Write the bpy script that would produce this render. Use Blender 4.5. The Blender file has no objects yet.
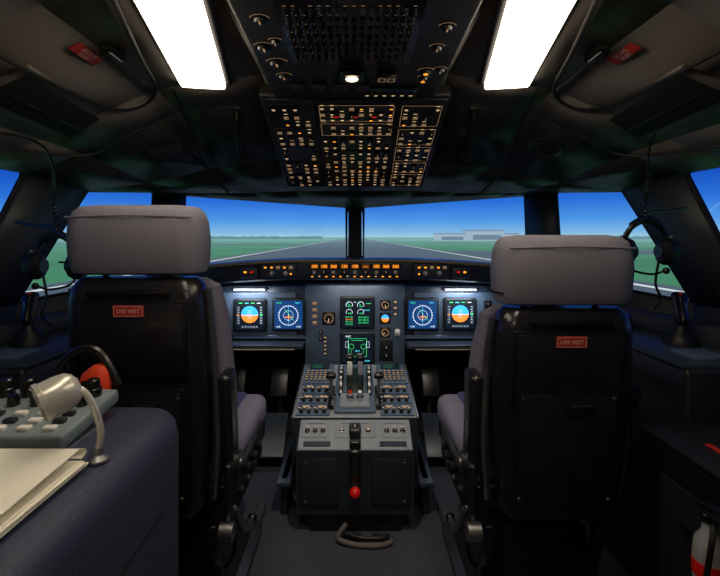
import bpy, bmesh, math, random
from mathutils import Vector, Matrix
random.seed(7)
E = 1.08   # eye level above cockpit floor (m)
sc = bpy.context.scene
try:
    sc.view_settings.view_transform = 'Standard'
    sc.view_settings.look = 'None'
except Exception as e:
    print(e)

# ------------------------------------------------------------ materials
def lin(c):
    c = c/255.0
    return c/12.92 if c <= 0.04045 else ((c+0.055)/1.055)**2.4
def rgb(r, g, b): return (lin(r), lin(g), lin(b), 1)
MATS = {}
def mat(name, col, rough=0.6, metal=0.0, emit=0.0, var=0.15, scale=30, bump=0.0, spec=0.4):
    if name in MATS: return MATS[name]
    m = bpy.data.materials.new(name); m.use_nodes = True
    nt = m.node_tree; b = nt.nodes['Principled BSDF']
    c = rgb(*col)
    b.inputs['Roughness'].default_value = rough
    b.inputs['Metallic'].default_value = metal
    b.inputs['Specular IOR Level'].default_value = spec
    if emit > 0:
        b.inputs['Base Color'].default_value = (c[0]*.3, c[1]*.3, c[2]*.3, 1)
        b.inputs['Emission Color'].default_value = c
        b.inputs['Emission Strength'].default_value = emit
        if emit < 2: m.cycles.emission_sampling = 'NONE'
    else:
        tc = nt.nodes.new('ShaderNodeTexCoord')
        n = nt.nodes.new('ShaderNodeTexNoise'); n.inputs['Scale'].default_value = scale
        n.inputs['Detail'].default_value = 4
        nt.links.new(tc.outputs['Object'], n.inputs['Vector'])
        mx = nt.nodes.new('ShaderNodeMix'); mx.data_type = 'RGBA'
        mx.inputs[6].default_value = tuple(x*(1-var) for x in c[:3])+(1,)
        mx.inputs[7].default_value = tuple(min(1, x*(1+var)) for x in c[:3])+(1,)
        nt.links.new(n.outputs['Fac'], mx.inputs[0])
        nt.links.new(mx.outputs[2], b.inputs['Base Color'])
        n2 = nt.nodes.new('ShaderNodeTexNoise'); n2.inputs['Scale'].default_value = 7; n2.inputs['Detail'].default_value = 6
        nt.links.new(tc.outputs['Object'], n2.inputs['Vector'])
        mr = nt.nodes.new('ShaderNodeMapRange'); mr.inputs[1].default_value = .3; mr.inputs[2].default_value = .7
        mr.inputs[3].default_value = max(0, rough-.10); mr.inputs[4].default_value = min(1, rough+.10)
        nt.links.new(n2.outputs['Fac'], mr.inputs[0]); nt.links.new(mr.outputs[0], b.inputs['Roughness'])
        if bump > 0:
            bp = nt.nodes.new('ShaderNodeBump'); bp.inputs['Strength'].default_value = bump
            bp.inputs['Distance'].default_value = 0.004
            nt.links.new(n.outputs['Fac'], bp.inputs['Height'])
            nt.links.new(bp.outputs['Normal'], b.inputs['Normal'])
    MATS[name] = m
    return m

BLACK = mat('black_plastic', (20, 20, 22), .28, spec=.6)
DARK = mat('dark_plastic', (34, 36, 40), .32, spec=.6)
SHELL = mat('seat_shell_plastic', (30, 30, 35), .28, bump=.08, scale=200, spec=.65)
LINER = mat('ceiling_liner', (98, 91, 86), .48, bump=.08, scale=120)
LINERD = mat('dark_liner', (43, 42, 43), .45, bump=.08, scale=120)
WALL = mat('wall_liner', (54, 59, 68), .48, bump=.08, scale=120)
BACKW = mat('rear_wall_liner', (110, 108, 106), .7)
SEAM_SHADE = mat('seam_and_pocket_shade', (14, 14, 15), .7)
CARPET = mat('carpet', (60, 63, 73), .95, bump=.8, scale=160, var=.7)
FAB = mat('headrest_fabric', (126, 123, 137), .9, bump=.5, scale=300, var=.16)
FABB = mat('seat_fabric_blue', (62, 64, 110), .9, bump=.4, scale=300, var=.2)
FABG = mat('seat_bolster_grey', (116, 113, 132), .85, bump=.2, scale=300)
METAL = mat('brushed_metal', (150, 150, 152), .32, .9)
CHROME = mat('chrome', (210, 210, 210), .15, 1)
PANEL = mat('instrument_panel_blue', (86, 102, 122), .38)
PANELD = mat('panel_dark_blue', (52, 62, 76), .38)
PEDF = mat('pedestal_face_charcoal', (36, 41, 49), .34)
PEDG = mat('pedestal_grey', (144, 150, 158), .34)
BEZ = mat('display_bezel', (34, 38, 42), .35)
CONS = mat('console_padding', (56, 62, 84), .45, bump=.5, scale=260, var=.25)
RED = mat('red_label', (190, 48, 34), .5)
ORNG = mat('orange_red_plastic', (226, 70, 34), .4)
REDB = mat('red_knob', (215, 25, 18), .3)
WHITE = mat('white_plastic', (228, 226, 220), .35, var=.03)
LAMPM = mat('lamp_enamel', (200, 197, 188), .25, .35, var=.03)
PAPER = mat('paper', (242, 238, 222), .8, var=.02)
KEYG = mat('keypad_grey', (120, 134, 138), .5)
TAN = mat('glareshield_trim', (150, 136, 108), .5)
RUB = mat('rubber', (20, 20, 21), .5)
CREAM = mat('legend_cream', (255, 214, 165), emit=1.1)
CREAMD = mat('legend_cream_dim', (240, 190, 140), emit=.42)
AMBER = mat('legend_amber', (255, 150, 40), emit=1.8)
REDL = mat('legend_red', (255, 50, 30), emit=.35)
GREEN = mat('legend_green', (60, 235, 140), emit=1.3)
GREEND = mat('legend_green_dim', (70, 200, 130), emit=.3)
CYAN = mat('legend_cyan', (80, 220, 240), emit=1.4)
WLINE = mat('display_white', (220, 235, 255), emit=1.5)
DSCR = mat('display_black', (6, 18, 30), emit=1.0)
DBLUE = mat('display_navy', (12, 58, 112), emit=1.1)
SKYB = mat('display_sky', (50, 155, 250), emit=1.8)
EARTH = mat('display_earth', (235, 128, 44), emit=1.6)
DGREY = mat('display_grey', (66, 78, 94), emit=.9)
LITE = mat('fluorescent_diffuser', (255, 238, 212), emit=8.5)
MAPL = mat('map_light', (220, 236, 255), emit=4)
DOME = mat('dome_lens', (255, 225, 180), emit=5)
LBLTXT = mat('label_text', (240, 215, 205), .6)
SILV = mat('extinguisher_silver', (190, 190, 190), .35, .5)

# ------------------------------------------------------------ mesh builder
class B:
    def __init__(s, name):
        s.name = name; s.V = []; s.F = []; s.MI = []; s.S = []; s.mats = []; s.M = Matrix.Identity(4)
    def mi(s, m):
        if m not in s.mats: s.mats.append(m)
        return s.mats.index(m)
    def raw(s, vs, fs, m, smooth=False, M=None):
        T = s.M @ M if M is not None else s.M
        b = len(s.V); i = s.mi(m)
        s.V += [T @ Vector(v) for v in vs]
        for f in fs:
            s.F.append([b+k for k in f]); s.MI.append(i); s.S.append(smooth)
    def bmadd(s, t, m, smooth=False, M=None):
        t.verts.index_update()
        s.raw([v.co.copy() for v in t.verts], [[v.index for v in f.verts] for f in t.faces], m, smooth, M)
        t.free()
    def box(s, c, sz, m, bev=0, seg=2, rot=None, smooth=None):
        t = bmesh.new(); bmesh.ops.create_cube(t, size=1)
        bmesh.ops.scale(t, vec=sz, verts=t.verts)
        if bev > 0:
            bmesh.ops.bevel(t, geom=list(t.edges), offset=bev, segments=seg, affect='EDGES', profile=.5)
        M = Matrix.Translation(c)
        if rot is not None: M = M @ rot
        s.bmadd(t, m, (bev > 0 and seg > 2) if smooth is None else smooth, M)
    def prism(s, pts, z0, z1, m, bev=0, seg=2):
        t = bmesh.new()
        lo = [t.verts.new((x, y, z0)) for x, y in pts]; hi = [t.verts.new((x, y, z1)) for x, y in pts]
        t.faces.new(lo[::-1]); t.faces.new(hi); n = len(pts)
        for k in range(n): t.faces.new([lo[k], lo[(k+1) % n], hi[(k+1) % n], hi[k]])
        bmesh.ops.recalc_face_normals(t, faces=list(t.faces))
        if bev: bmesh.ops.bevel(t, geom=list(t.edges), offset=bev, segments=seg, affect='EDGES', profile=.5)
        s.bmadd(t, m, seg > 2)
    def lathe(s, prof, m, M=None, n=20, smooth=True):
        vs = []; fs = []
        for r, z in prof:
            for k in range(n):
                a = 2*math.pi*k/n; vs.append((r*math.cos(a), r*math.sin(a), z))
        for j in range(len(prof)-1):
            for k in range(n):
                k2 = (k+1) % n
                fs.append([j*n+k, j*n+k2, (j+1)*n+k2, (j+1)*n+k])
        fs.append(list(range(n))[::-1]); fs.append([(len(prof)-1)*n+k for k in range(n)])
        s.raw(vs, fs, m, smooth, M)
    def cyl(s, a, b, r, m, r2=None, n=14, smooth=True):
        a = Vector(a); b = Vector(b); d = b-a; L = d.length
        M = Matrix.Translation(a) @ d.to_track_quat('Z', 'Y').to_matrix().to_4x4()
        r2 = r if r2 is None else r2
        s.lathe([(r*.9, 0), (r, L*.02), (r2, L*.98), (r2*.9, L)], m, M, n, smooth)
    def ball(s, c, r, m, sc3=(1, 1, 1)):
        t = bmesh.new(); bmesh.ops.create_uvsphere(t, u_segments=18, v_segments=12, radius=r)
        s.bmadd(t, m, True, Matrix.Translation(c) @ Matrix.Diagonal((*sc3, 1)))
    def tube(s, pts, r, m, n=8, sub=6, taper=None):
        P = [Vector(p) for p in pts]
        if sub > 1 and len(P) > 2:
            Q = []
            for i in range(len(P)-1):
                p0 = P[max(i-1, 0)]; p1 = P[i]; p2 = P[i+1]; p3 = P[min(i+2, len(P)-1)]
                for k in range(sub):
                    t = k/sub
                    Q.append(.5*((2*p1)+(p2-p0)*t+(2*p0-5*p1+4*p2-p3)*t*t+(3*p1-p0-3*p2+p3)*t**3))
            Q.append(P[-1]); P = Q
        vs = []; fs = []; up = None
        for i, p in enumerate(P):
            d = (P[min(i+1, len(P)-1)]-P[max(i-1, 0)]).normalized()
            if up is None:
                up = d.orthogonal().normalized()
            up = (up-d*up.dot(d)).normalized(); sd = d.cross(up)
            rr = r if taper is None else r*(1+(taper-1)*i/(len(P)-1))
            for k in range(n):
                a = 2*math.pi*k/n
                vs.append(p+up*rr*math.cos(a)+sd*rr*math.sin(a))
        for i in range(len(P)-1):
            for k in range(n):
                k2 = (k+1) % n
                fs.append([i*n+k, i*n+k2, (i+1)*n+k2, (i+1)*n+k])
        fs.append(list(range(n))[::-1]); fs.append([(len(P)-1)*n+k for k in range(n)])
        s.raw(vs, fs, m, True)
    def loft(s, secs, m, smooth=True, q=5):
        vs = []; fs = []; n = 4*q
        for cx, cy, cz, w, d, r in secs:
            r = min(r, w/2*.99, d/2*.99)
            for ci, (sx, sy, a0) in enumerate([(1, 1, 0), (-1, 1, 90), (-1, -1, 180), (1, -1, 270)]):
                for k in range(q):
                    a = math.radians(a0+90*k/(q-1))
                    vs.append((cx+sx*(w/2-r)+r*math.cos(a), cy+sy*(d/2-r)+r*math.sin(a), cz))
        for j in range(len(secs)-1):
            for k in range(n):
                k2 = (k+1) % n
                fs.append([j*n+k, j*n+k2, (j+1)*n+k2, (j+1)*n+k])
        fs.append(list(range(n))[::-1]); fs.append([(len(secs)-1)*n+k for k in range(n)])
        s.raw(vs, fs, m, smooth)
    def rect(s, x, y, w, h, m, z=.001):
        s.raw([(x-w/2, y-h/2, z), (x+w/2, y-h/2, z), (x+w/2, y+h/2, z), (x-w/2, y+h/2, z)], [[0, 1, 2, 3]], m)
    def frame(s, x, y, w, h, t, m, z=.001):
        s.rect(x, y+h/2-t/2, w, t, m, z); s.rect(x, y-h/2+t/2, w, t, m, z)
        s.rect(x-w/2+t/2, y, t, h, m, z); s.rect(x+w/2-t/2, y, t, h, m, z)
    def arc(s, x, y, r, t, m, z=.001, a0=0, a1=360, n=32):
        vs = []; fs = []
        for k in range(n+1):
            a = math.radians(a0+(a1-a0)*k/n)
            vs += [(x+(r-t/2)*math.cos(a), y+(r-t/2)*math.sin(a), z), (x+(r+t/2)*math.cos(a), y+(r+t/2)*math.sin(a), z)]
        for k in range(n): fs.append([2*k, 2*k+1, 2*k+3, 2*k+2])
        s.raw(vs, fs, m)
    def disc(s, x, y, r, m, z=.001, a0=0, a1=360, n=28):
        vs = [(x, y, z)]; fs = []
        for k in range(n+1):
            a = math.radians(a0+(a1-a0)*k/n); vs.append((x+r*math.cos(a), y+r*math.sin(a), z))
        for k in range(n): fs.append([0, k+1, k+2])
        s.raw(vs, fs, m)
    def line(s, x0, y0, x1, y1, t, m, z=.001):
        d = Vector((x1-x0, y1-y0)); p = Vector((-d.y, d.x)).normalized()*t/2
        s.raw([(x0-p.x, y0-p.y, z), (x1-p.x, y1-p.y, z), (x1+p.x, y1+p.y, z), (x0+p.x, y0+p.y, z)], [[0, 1, 2, 3]], m)
    def text(s, txt, x, y, size, m, z=.0015, rot=0):
        c = bpy.data.curves.new('t', 'FONT'); c.body = txt; c.size = size
        c.align_x = 'CENTER'; c.align_y = 'CENTER'
        o = bpy.data.objects.new('t', c); sc.collection.objects.link(o)
        dg = bpy.context.evaluated_depsgraph_get()
        me = bpy.data.meshes.new_from_object(o.evaluated_get(dg))
        s.raw([v.co.copy() for v in me.vertices], [list(p.vertices) for p in me.polygons], m, False,
              Matrix.Translation((x, y, z)) @ Matrix.Rotation(rot, 4, 'Z'))
        bpy.data.objects.remove(o); bpy.data.curves.remove(c); bpy.data.meshes.remove(me)
    def knob(s, x, y, r, h, m=None, z=0):
        m = m or BLACK
        s.lathe([(r*1.25, 0), (r*1.25, h*.25), (r, h*.3), (r*.85, h*.95), (r*.7, h)], m, Matrix.Translation((x, y, z)), 12)
        s.rect(x, y+r*.35, r*.25, r*1.0, CREAMD, z+h+.0004)
    def button(s, x, y, w, h, kind=0, z=0):
        s.box((x, y, z+.003), (w, h, .006), BLACK, .0008, 1)
        if kind == 0:
            s.frame(x, y, w*.95, h*.95, w*.10, CREAMD, z+.0065)
            s.rect(x, y+h*.1, w*.5, h*.12, CREAM, z+.0066)
        elif kind == 1:
            s.rect(x, y+h*.18, w*.7, h*.2, CREAM, z+.0066); s.rect(x, y-h*.2, w*.55, h*.14, CREAMD, z+.0066)
        elif kind == 2: s.rect(x, y, w*.7, h*.5, AMBER, z+.0066)
        elif kind == 3: s.rect(x, y, w*.8, h*.6, REDL, z+.0066)
        elif kind == 4: s.rect(x, y, w*.7, h*.4, GREEN, z+.0066)
    def done(s, sharp=35):
        me = bpy.data.meshes.new(s.name)
        me.from_pydata([tuple(v) for v in s.V], [], s.F)
        for m in s.mats: me.materials.append(m)
        me.polygons.foreach_set('material_index', s.MI)
        me.polygons.foreach_set('use_smooth', s.S)
        me.update()
        try: me.set_sharp_from_angle(angle=math.radians(sharp))
        except Exception: pass
        o = bpy.data.objects.new(s.name, me); sc.collection.objects.link(o)
        return o

def frameM(o, x, y):
    x = Vector(x).normalized(); y = Vector(y); y = (y-x*y.dot(x)).normalized(); z = x.cross(y)
    M = Matrix.Identity(4)
    for i in range(3): M[i][0] = x[i]; M[i][1] = y[i]; M[i][2] = z[i]; M[i][3] = o[i]
    return M

# ------------------------------------------------------------ world (simulator sky)
w = bpy.data.worlds.new('sky'); sc.world = w; w.use_nodes = True
nt = w.node_tree; bg = nt.nodes['Background']
tc = nt.nodes.new('ShaderNodeTexCoord'); sp = nt.nodes.new('ShaderNodeSeparateXYZ')
cr = nt.nodes.new('ShaderNodeValToRGB')
nt.links.new(tc.outputs['Generated'], sp.inputs[0]); nt.links.new(sp.outputs['Z'], cr.inputs[0])
nt.links.new(cr.outputs[0], bg.inputs[0])
els = cr.color_ramp.elements
els[0].position = 0; els[0].color = rgb(164, 204, 226)
els[1].position = 1; els[1].color = rgb(8, 18, 56)
for p, c in [(.010, (128, 186, 228)), (.035, (80, 152, 232)), (.075, (40, 112, 218)), (.125, (20, 76, 190)), (.4, (10, 38, 112))]:
    e = els.new(p); e.color = rgb(*c)
bg.inputs[1].default_value = 1.0

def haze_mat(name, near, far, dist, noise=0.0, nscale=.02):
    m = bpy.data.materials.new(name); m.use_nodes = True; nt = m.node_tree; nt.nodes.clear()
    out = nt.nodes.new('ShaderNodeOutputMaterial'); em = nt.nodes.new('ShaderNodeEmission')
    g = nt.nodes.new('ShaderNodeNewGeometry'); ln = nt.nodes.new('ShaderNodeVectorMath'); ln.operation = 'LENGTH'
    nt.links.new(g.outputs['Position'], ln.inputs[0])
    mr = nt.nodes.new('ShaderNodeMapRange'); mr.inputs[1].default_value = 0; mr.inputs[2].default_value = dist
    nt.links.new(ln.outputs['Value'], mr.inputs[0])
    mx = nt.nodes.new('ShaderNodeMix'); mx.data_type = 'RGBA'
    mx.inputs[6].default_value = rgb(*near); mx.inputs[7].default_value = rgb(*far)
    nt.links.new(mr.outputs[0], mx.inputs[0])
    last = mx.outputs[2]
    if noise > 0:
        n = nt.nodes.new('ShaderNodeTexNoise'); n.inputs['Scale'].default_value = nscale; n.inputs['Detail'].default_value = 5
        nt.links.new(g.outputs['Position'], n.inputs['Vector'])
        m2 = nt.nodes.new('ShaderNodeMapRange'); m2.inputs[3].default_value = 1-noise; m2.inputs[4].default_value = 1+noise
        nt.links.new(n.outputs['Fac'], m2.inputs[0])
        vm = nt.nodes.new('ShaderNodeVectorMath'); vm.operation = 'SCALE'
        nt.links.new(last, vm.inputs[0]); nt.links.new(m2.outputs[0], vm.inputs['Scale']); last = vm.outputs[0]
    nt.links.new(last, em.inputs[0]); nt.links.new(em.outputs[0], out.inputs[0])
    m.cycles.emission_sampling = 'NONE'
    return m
G0 = -3.9
def flat(name, pts, m, z):
    b = B(name); b.raw([(x, y, z) for x, y in pts], [list(range(len(pts)))], m); return b.done()
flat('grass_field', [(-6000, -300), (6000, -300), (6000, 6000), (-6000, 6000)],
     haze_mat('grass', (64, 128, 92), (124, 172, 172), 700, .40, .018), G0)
rw = B('runway')
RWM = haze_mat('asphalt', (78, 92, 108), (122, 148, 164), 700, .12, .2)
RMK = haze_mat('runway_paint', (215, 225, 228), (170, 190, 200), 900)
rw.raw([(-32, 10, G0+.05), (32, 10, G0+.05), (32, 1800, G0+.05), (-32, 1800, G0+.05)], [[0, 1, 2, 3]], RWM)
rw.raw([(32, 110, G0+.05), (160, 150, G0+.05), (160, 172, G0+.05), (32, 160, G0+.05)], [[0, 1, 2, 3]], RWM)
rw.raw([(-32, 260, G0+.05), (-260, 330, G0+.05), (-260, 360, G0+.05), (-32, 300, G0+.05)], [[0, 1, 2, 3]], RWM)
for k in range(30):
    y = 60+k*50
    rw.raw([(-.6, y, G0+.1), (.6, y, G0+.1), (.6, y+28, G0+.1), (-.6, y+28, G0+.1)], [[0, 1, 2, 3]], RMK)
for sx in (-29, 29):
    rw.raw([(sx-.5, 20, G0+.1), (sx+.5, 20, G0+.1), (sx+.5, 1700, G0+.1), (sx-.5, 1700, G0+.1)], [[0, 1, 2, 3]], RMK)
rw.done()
hg = B('hangar_building')
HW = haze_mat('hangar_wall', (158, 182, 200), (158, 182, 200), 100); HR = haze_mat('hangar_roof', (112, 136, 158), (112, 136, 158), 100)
for x0, x1, y, h in [(112, 148, 600, 9), (150, 196, 590, 13), (200, 222, 610, 9)]:
    hg.box(((x0+x1)/2, y+20, G0+h/2), (x1-x0, 40, h), HW)
    hg.box(((x0+x1)/2, y+20, G0+h+.6), (x1-x0+1, 41, 1.2), HR)
    hg.box(((x0+x1)/2, y-.2, G0+h*.35), ((x1-x0)*.8, .5, h*.5), HR)
hg.done()
tr = B('tree_line')
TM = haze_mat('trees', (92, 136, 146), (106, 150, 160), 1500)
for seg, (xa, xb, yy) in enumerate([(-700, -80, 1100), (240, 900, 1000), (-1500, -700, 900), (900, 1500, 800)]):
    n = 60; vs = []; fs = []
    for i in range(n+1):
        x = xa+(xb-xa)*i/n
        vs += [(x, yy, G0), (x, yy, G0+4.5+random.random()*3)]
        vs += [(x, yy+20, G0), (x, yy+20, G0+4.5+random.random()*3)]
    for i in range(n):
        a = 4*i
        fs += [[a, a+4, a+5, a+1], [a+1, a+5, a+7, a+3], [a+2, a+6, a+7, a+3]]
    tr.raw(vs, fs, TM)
tr.done()

# ------------------------------------------------------------ room shell
fl = B('floor'); fl.box((0, .85, -.03), (2.9, 4.3, .06), CARPET); fl.done()

COLS = [((.045, 2.90, .200), (.045, 2.90, -.16)),
        ((.925, 2.43, .235), (.94, 2.43, -.18)),
        ((1.00, 2.25, .235), (1.03, 2.25, -.21)),
        ((1.10, 1.84, .200), (1.215, 1.60, -.24)),
        ((1.10, 1.51, .225), (1.25, 1.40, -.24)),
        ((1.12, .85, .225), (1.27, .85, -.24)),
        ((1.12, -1.25, .215), (1.27, -1.25, -.24))]
def solid(o, t):
    md = o.modifiers.new('solid', 'SOLIDIFY'); md.thickness = t; md.offset = 0
def window_fillets(b, s, c0, c1, r):
    tl, bl = [Vector((s*p[0], p[1], E+p[2])) for p in COLS[c0]]
    trr, br = [Vector((s*p[0], p[1], E+p[2])) for p in COLS[c1]]
    for c, a, d in [(tl, bl, trr), (bl, tl, br), (trr, br, tl), (br, trr, bl)]:
        u = (a-c).normalized()*r; v = (d-c).normalized()*r
        vs = [c]
        for k in range(9):
            t = math.pi/2*k/8
            vs.append(c+u*(1-math.sin(t))+v*(1-math.cos(t)))
        b.raw(vs, [[0, k+1, k+2] for k in range(8)], WALL)
for s, nm in ((-1, 'left'), (1, 'right')):
    T = [Vector((s*p[0][0], p[0][1], E+p[0][2])) for p in COLS]
    Bo = [Vector((s*p[1][0], p[1][1], E+p[1][2])) for p in COLS]
    lower = [Vector((v.x, v.y, 0)) for v in Bo]
    for part, facets in (('wall_front_'+nm, (0,)), ('wall_corner_'+nm, (1, 2)), ('wall_'+nm, (3, 4, 5))):
        b = B(part)
        for i in facets:
            if i in (1, 3, 5): b.raw([T[i], T[i+1], Bo[i+1], Bo[i]], [[0, 1, 2, 3]], WALL)
            else: window_fillets(b, s, i, i+1, .04)
            b.raw([Bo[i], Bo[i+1], lower[i+1], lower[i]], [[0, 1, 2, 3]], WALL)
        o = b.done(); solid(o, .03)
b = B('windshield_center_post')
b.box((0, 2.90, E+.02), (.086, .07, .46), LINERD, .012, 3); b.done()
gm = bpy.data.materials.new('window_glass'); gm.use_nodes = True; nt = gm.node_tree; nt.nodes.clear()
out = nt.nodes.new('ShaderNodeOutputMaterial'); mx = nt.nodes.new('ShaderNodeMixShader'); tb = nt.nodes.new('ShaderNodeBsdfTransparent')
gl = nt.nodes.new('ShaderNodeBsdfGlossy'); gl.inputs['Roughness'].default_value = .02
mx.inputs[0].default_value = .025
nt.links.new(tb.outputs[0], mx.inputs[1]); nt.links.new(gl.outputs[0], mx.inputs[2]); nt.links.new(mx.outputs[0], out.inputs[0])
wi = 1
for s in (-1, 1):
    for a, c in ((0, 1), (2, 3), (4, 5)):
        b = B('window_%d' % wi); wi += 1
        q = [Vector((s*p[0], p[1], E+p[2])) for p in (COLS[a][0], COLS[c][0], COLS[c][1], COLS[a][1])]
        b.raw(q, [[0, 1, 2, 3]], gm)
        cen = sum(q, Vector())/4
        qq = [p+(cen-p).normalized()*.012 for p in q]
        b.tube(qq+[qq[0]], .008, RUB, 6, 1)
        b.done()

rows = [
 [(.27, -1.25, .52), (.62, -1.25, .47), (.95, -1.25, .30), (1.12, -1.25, .215)],
 [(.27, .85, .50), (.60, .85, .455), (.93, .85, .30), (1.12, .85, .225)],
 [(.27, 1.30, .485), (.58, 1.30, .44), (.91, 1.30, .295), (1.10, 1.30, .225)],
 [(.28, 1.49, .47), (.57, 1.46, .42), (.89, 1.46, .285), (1.10, 1.51, .225)],
 [(.29, 1.84, .33), (.56, 1.84, .30), (.84, 1.84, .235), (1.10, 1.84, .20)],
 [(.30, 2.30, .25), (.52, 2.30, .24), (.78, 2.27, .235), (1.00, 2.25, .235)],
 [(.30, 2.765, .211), (.50, 2.657, .218), (.75, 2.524, .228), (.925, 2.43, .235)]]
b = B('ceiling')
full = []
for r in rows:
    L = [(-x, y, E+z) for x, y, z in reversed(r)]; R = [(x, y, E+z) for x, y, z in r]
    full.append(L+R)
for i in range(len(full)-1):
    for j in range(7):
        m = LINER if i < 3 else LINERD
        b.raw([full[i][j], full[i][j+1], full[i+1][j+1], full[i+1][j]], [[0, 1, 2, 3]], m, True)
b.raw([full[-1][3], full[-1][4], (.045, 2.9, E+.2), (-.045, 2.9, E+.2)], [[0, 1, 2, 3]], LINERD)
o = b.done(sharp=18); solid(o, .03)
bw = B('wall_back'); bw.box((0, -1.28, .8), (2.6, .06, 1.66), BACKW); bw.done()
bf = B('wall_front'); bf.box((0, 2.97, .45), (1.9, .05, .92), DARK); bf.done()

def slopeM(s, Y, X, off=.028):
    z = .455-.465*(X-.60)-off
    return frameM((s*X, Y, E+z), (0, -s, 0), (s*-.905, 0, .425))
for s in (-1, 1):
    b = B('ceiling_stowage_pocket')
    b.M = slopeM(s, 1.20, .795, .033) @ Matrix.Rotation(math.radians(4*s), 4, 'Z')
    W, Hh = .42, .125
    b.box((0, 0, -.006), (W+.03, Hh+.03, .018), LINER, .006, 4)
    b.box((0, 0, .0035), (W-.01, Hh-.012, .006), SEAM_SHADE, .0025, 3)  # flat black plate paints in the shade of the pocket's hollow
    b.box((0, -.012, .0068), (W*.88, Hh*.06, .003), BLACK, .001, 1)
    b.done()
    b = B('escape_rope_placard')
    b.M = slopeM(s, 1.03, .615)
    b.box((0, 0, .002), (.095, .030, .004), RED, .002, 2)
    b.text('ESCAPE', 0, .0065, .015, LBLTXT, .0046); b.text('ROPE', 0, -.008, .015, LBLTXT, .0046)
    b.done()
    b = B('ceiling_grab_handle')
    b.M = frameM((s*.565, 1.05, E+.428), (0, -s, 0), (s*-.97, 0, .22))
    b.lathe([(.026, 0), (.026, .004), (.020, .005)], SEAM_SHADE, Matrix.Diagonal((1.7, .8, 1, 1)))
    b.box((0, 0, .008), (.06, .014, .012), BLACK, .005, 3)
    b.done()
    b = B('ceiling_speaker')
    b.M = frameM((s*.675, 1.60, E+.322), (0, s, -.27*s), (s, 0, -.40))
    b.lathe([(.060, 0), (.060, .006), (.052, .010), (.048, .006)], DARK, None, 28)
    for r in (.012, .022, .032, .042): b.arc(0, 0, r, .003, BLACK, .0075)
    b.done()
    b = B('assist_handle')
    b.tube([(s*.40, 1.52, E+.425), (s*.40, 1.53, E+.385), (s*.42, 1.62, E+.345), (s*.44, 1.74, E+.305), (s*.445, 1.80, E+.315)], .012, RUB, 10)
    for y, z in ((1.51, .430), (1.80, .318)): b.box((s*(.40 if y < 1.6 else .445), y, E+z), (.04, .04, .014), DARK, .005, 2)
    b.done()
k = 1
for s in (-1, 1):
    for pts in ([(.37, .55, .458), (.455, .85, .452), (.515, 1.08, .438), (.555, 1.25, .428), (.60, 1.33, .415), (.66, 1.34, .390), (.70, 1.28, .375), (.715, 1.1, .370), (.715, .8, .372)],
                [(.64, 1.45, .385), (.75, 1.48, .330), (.86, 1.48, .280), (.93, 1.38, .260), (1.0, 1.1, .247), (1.03, .8, .24)],
                [(.52, 1.28, .432), (.54, 1.42, .40), (.57, 1.6, .34), (.60, 1.84, .275), (.62, 2.2, .225)]):
        b = B('trim_%d' % k); k += 1
        b.tube([(s*x, y, E+z-.006) for x, y, z in pts], .0055, SEAM_SHADE if k % 3 else LINERD, 8)
        b.done()

for s in (-1, 1):
    for yc, L in ((.80, .98), (-.75, .6)):  # second, rear pair is added out of view to brighten the cabin with bounce
        b = B('ceiling_light')
        b.M = Matrix.Translation((s*(.369+(yc-.95)*.187), yc, E+.448+(.95-yc)*.02)) @ Matrix.Rotation(math.radians(-10.6*s), 4, 'Z') @ Matrix.Rotation(math.radians(-1.5), 4, 'X')
        b.box((0, 0, .014), (.150, L+.04, .03), LINERD, .008, 3)
        b.box((0, 0, -.006), (.122, L, .024), LITE, .008, 3)
        b.done()

# ------------------------------------------------------------ overhead panel
b = B('overhead_panel')
b.M = frameM((0, 1.9, E+.21), (1, 0, 0), (0, -.55, .207))
b.box((0, .294, -.028), (.58, .60, .05), LINERD, .01, 3)
b.box((-.20, .294, -.001), (.145, .575, .006), DARK, .003, 2)
b.box((.005, .294, -.001), (.25, .575, .006), DARK, .003, 2)
b.box((.21, .294, -.001), (.145, .575, .006), DARK, .003, 2)
def fillpanel(x0, x1, y0, y1, nx, ny, dens=.9, kinds=(0, 0, 0, 0, 1, 1, 1, 2)):
    b.box(((x0+x1)/2, (y0+y1)/2, .003), (x1-x0, y1-y0, .004), BLACK, .002, 1)
    if random.random() < .4: b.frame((x0+x1)/2, (y0+y1)/2, (x1-x0)*.95, (y1-y0)*.92, .001, CREAMD, .0056)
    sx = (x1-x0)/nx; sy = (y1-y0)/ny
    for i in range(nx):
        for j in range(ny):
            if random.random() > dens: continue
            x = x0+sx*(i+.5); y = y0+sy*(j+.5)
            kd = random.choice(kinds)
            if random.random() < .12: b.knob(x, y, .008, .014, None, .005)
            elif kd == 2: b.button(x, y, .013, .009, 2, .005)
            else: b.button(x, y, .015, .015, kd, .005)
            if random.random() < .45: b.rect(x, y+.0125, .012, .0016, CREAM, .006)
ys = [.02, .13, .22, .33, .44, .565]
for i in range(5):
    fillpanel(-.268, -.135, ys[i]+.004, ys[i+1]-.004, 4, 3 if i != 2 else 2, .80)
    fillpanel(.142, .272, ys[i]+.004, ys[i+1]-.004, 4, 3 if i != 1 else 2, .78)
ym = [.02, .11, .21, .30, .39, .47, .565]
for i in range(6):
    fillpanel(-.117, .127, ym[i]+.003, ym[i+1]-.003, 8, 2 if i in (0, 3, 4) else 3, .85)
for i in range(3): b.button(-.06+.06*i, .515, .020, .012, 3, .01)
b.M = frameM((0, 1.35, E+.417), (1, 0, 0), (0, -.75, .035))
b.box((0, .43, -.026), (.485, .86, .05), LINERD, .01, 3)
b.box((-.01, .385, -.001), (.29, .30, .008), BLACK, .003, 2)
b.box((-.01, .600, -.001), (.29, .10, .008), DARK, .003, 2)
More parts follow.
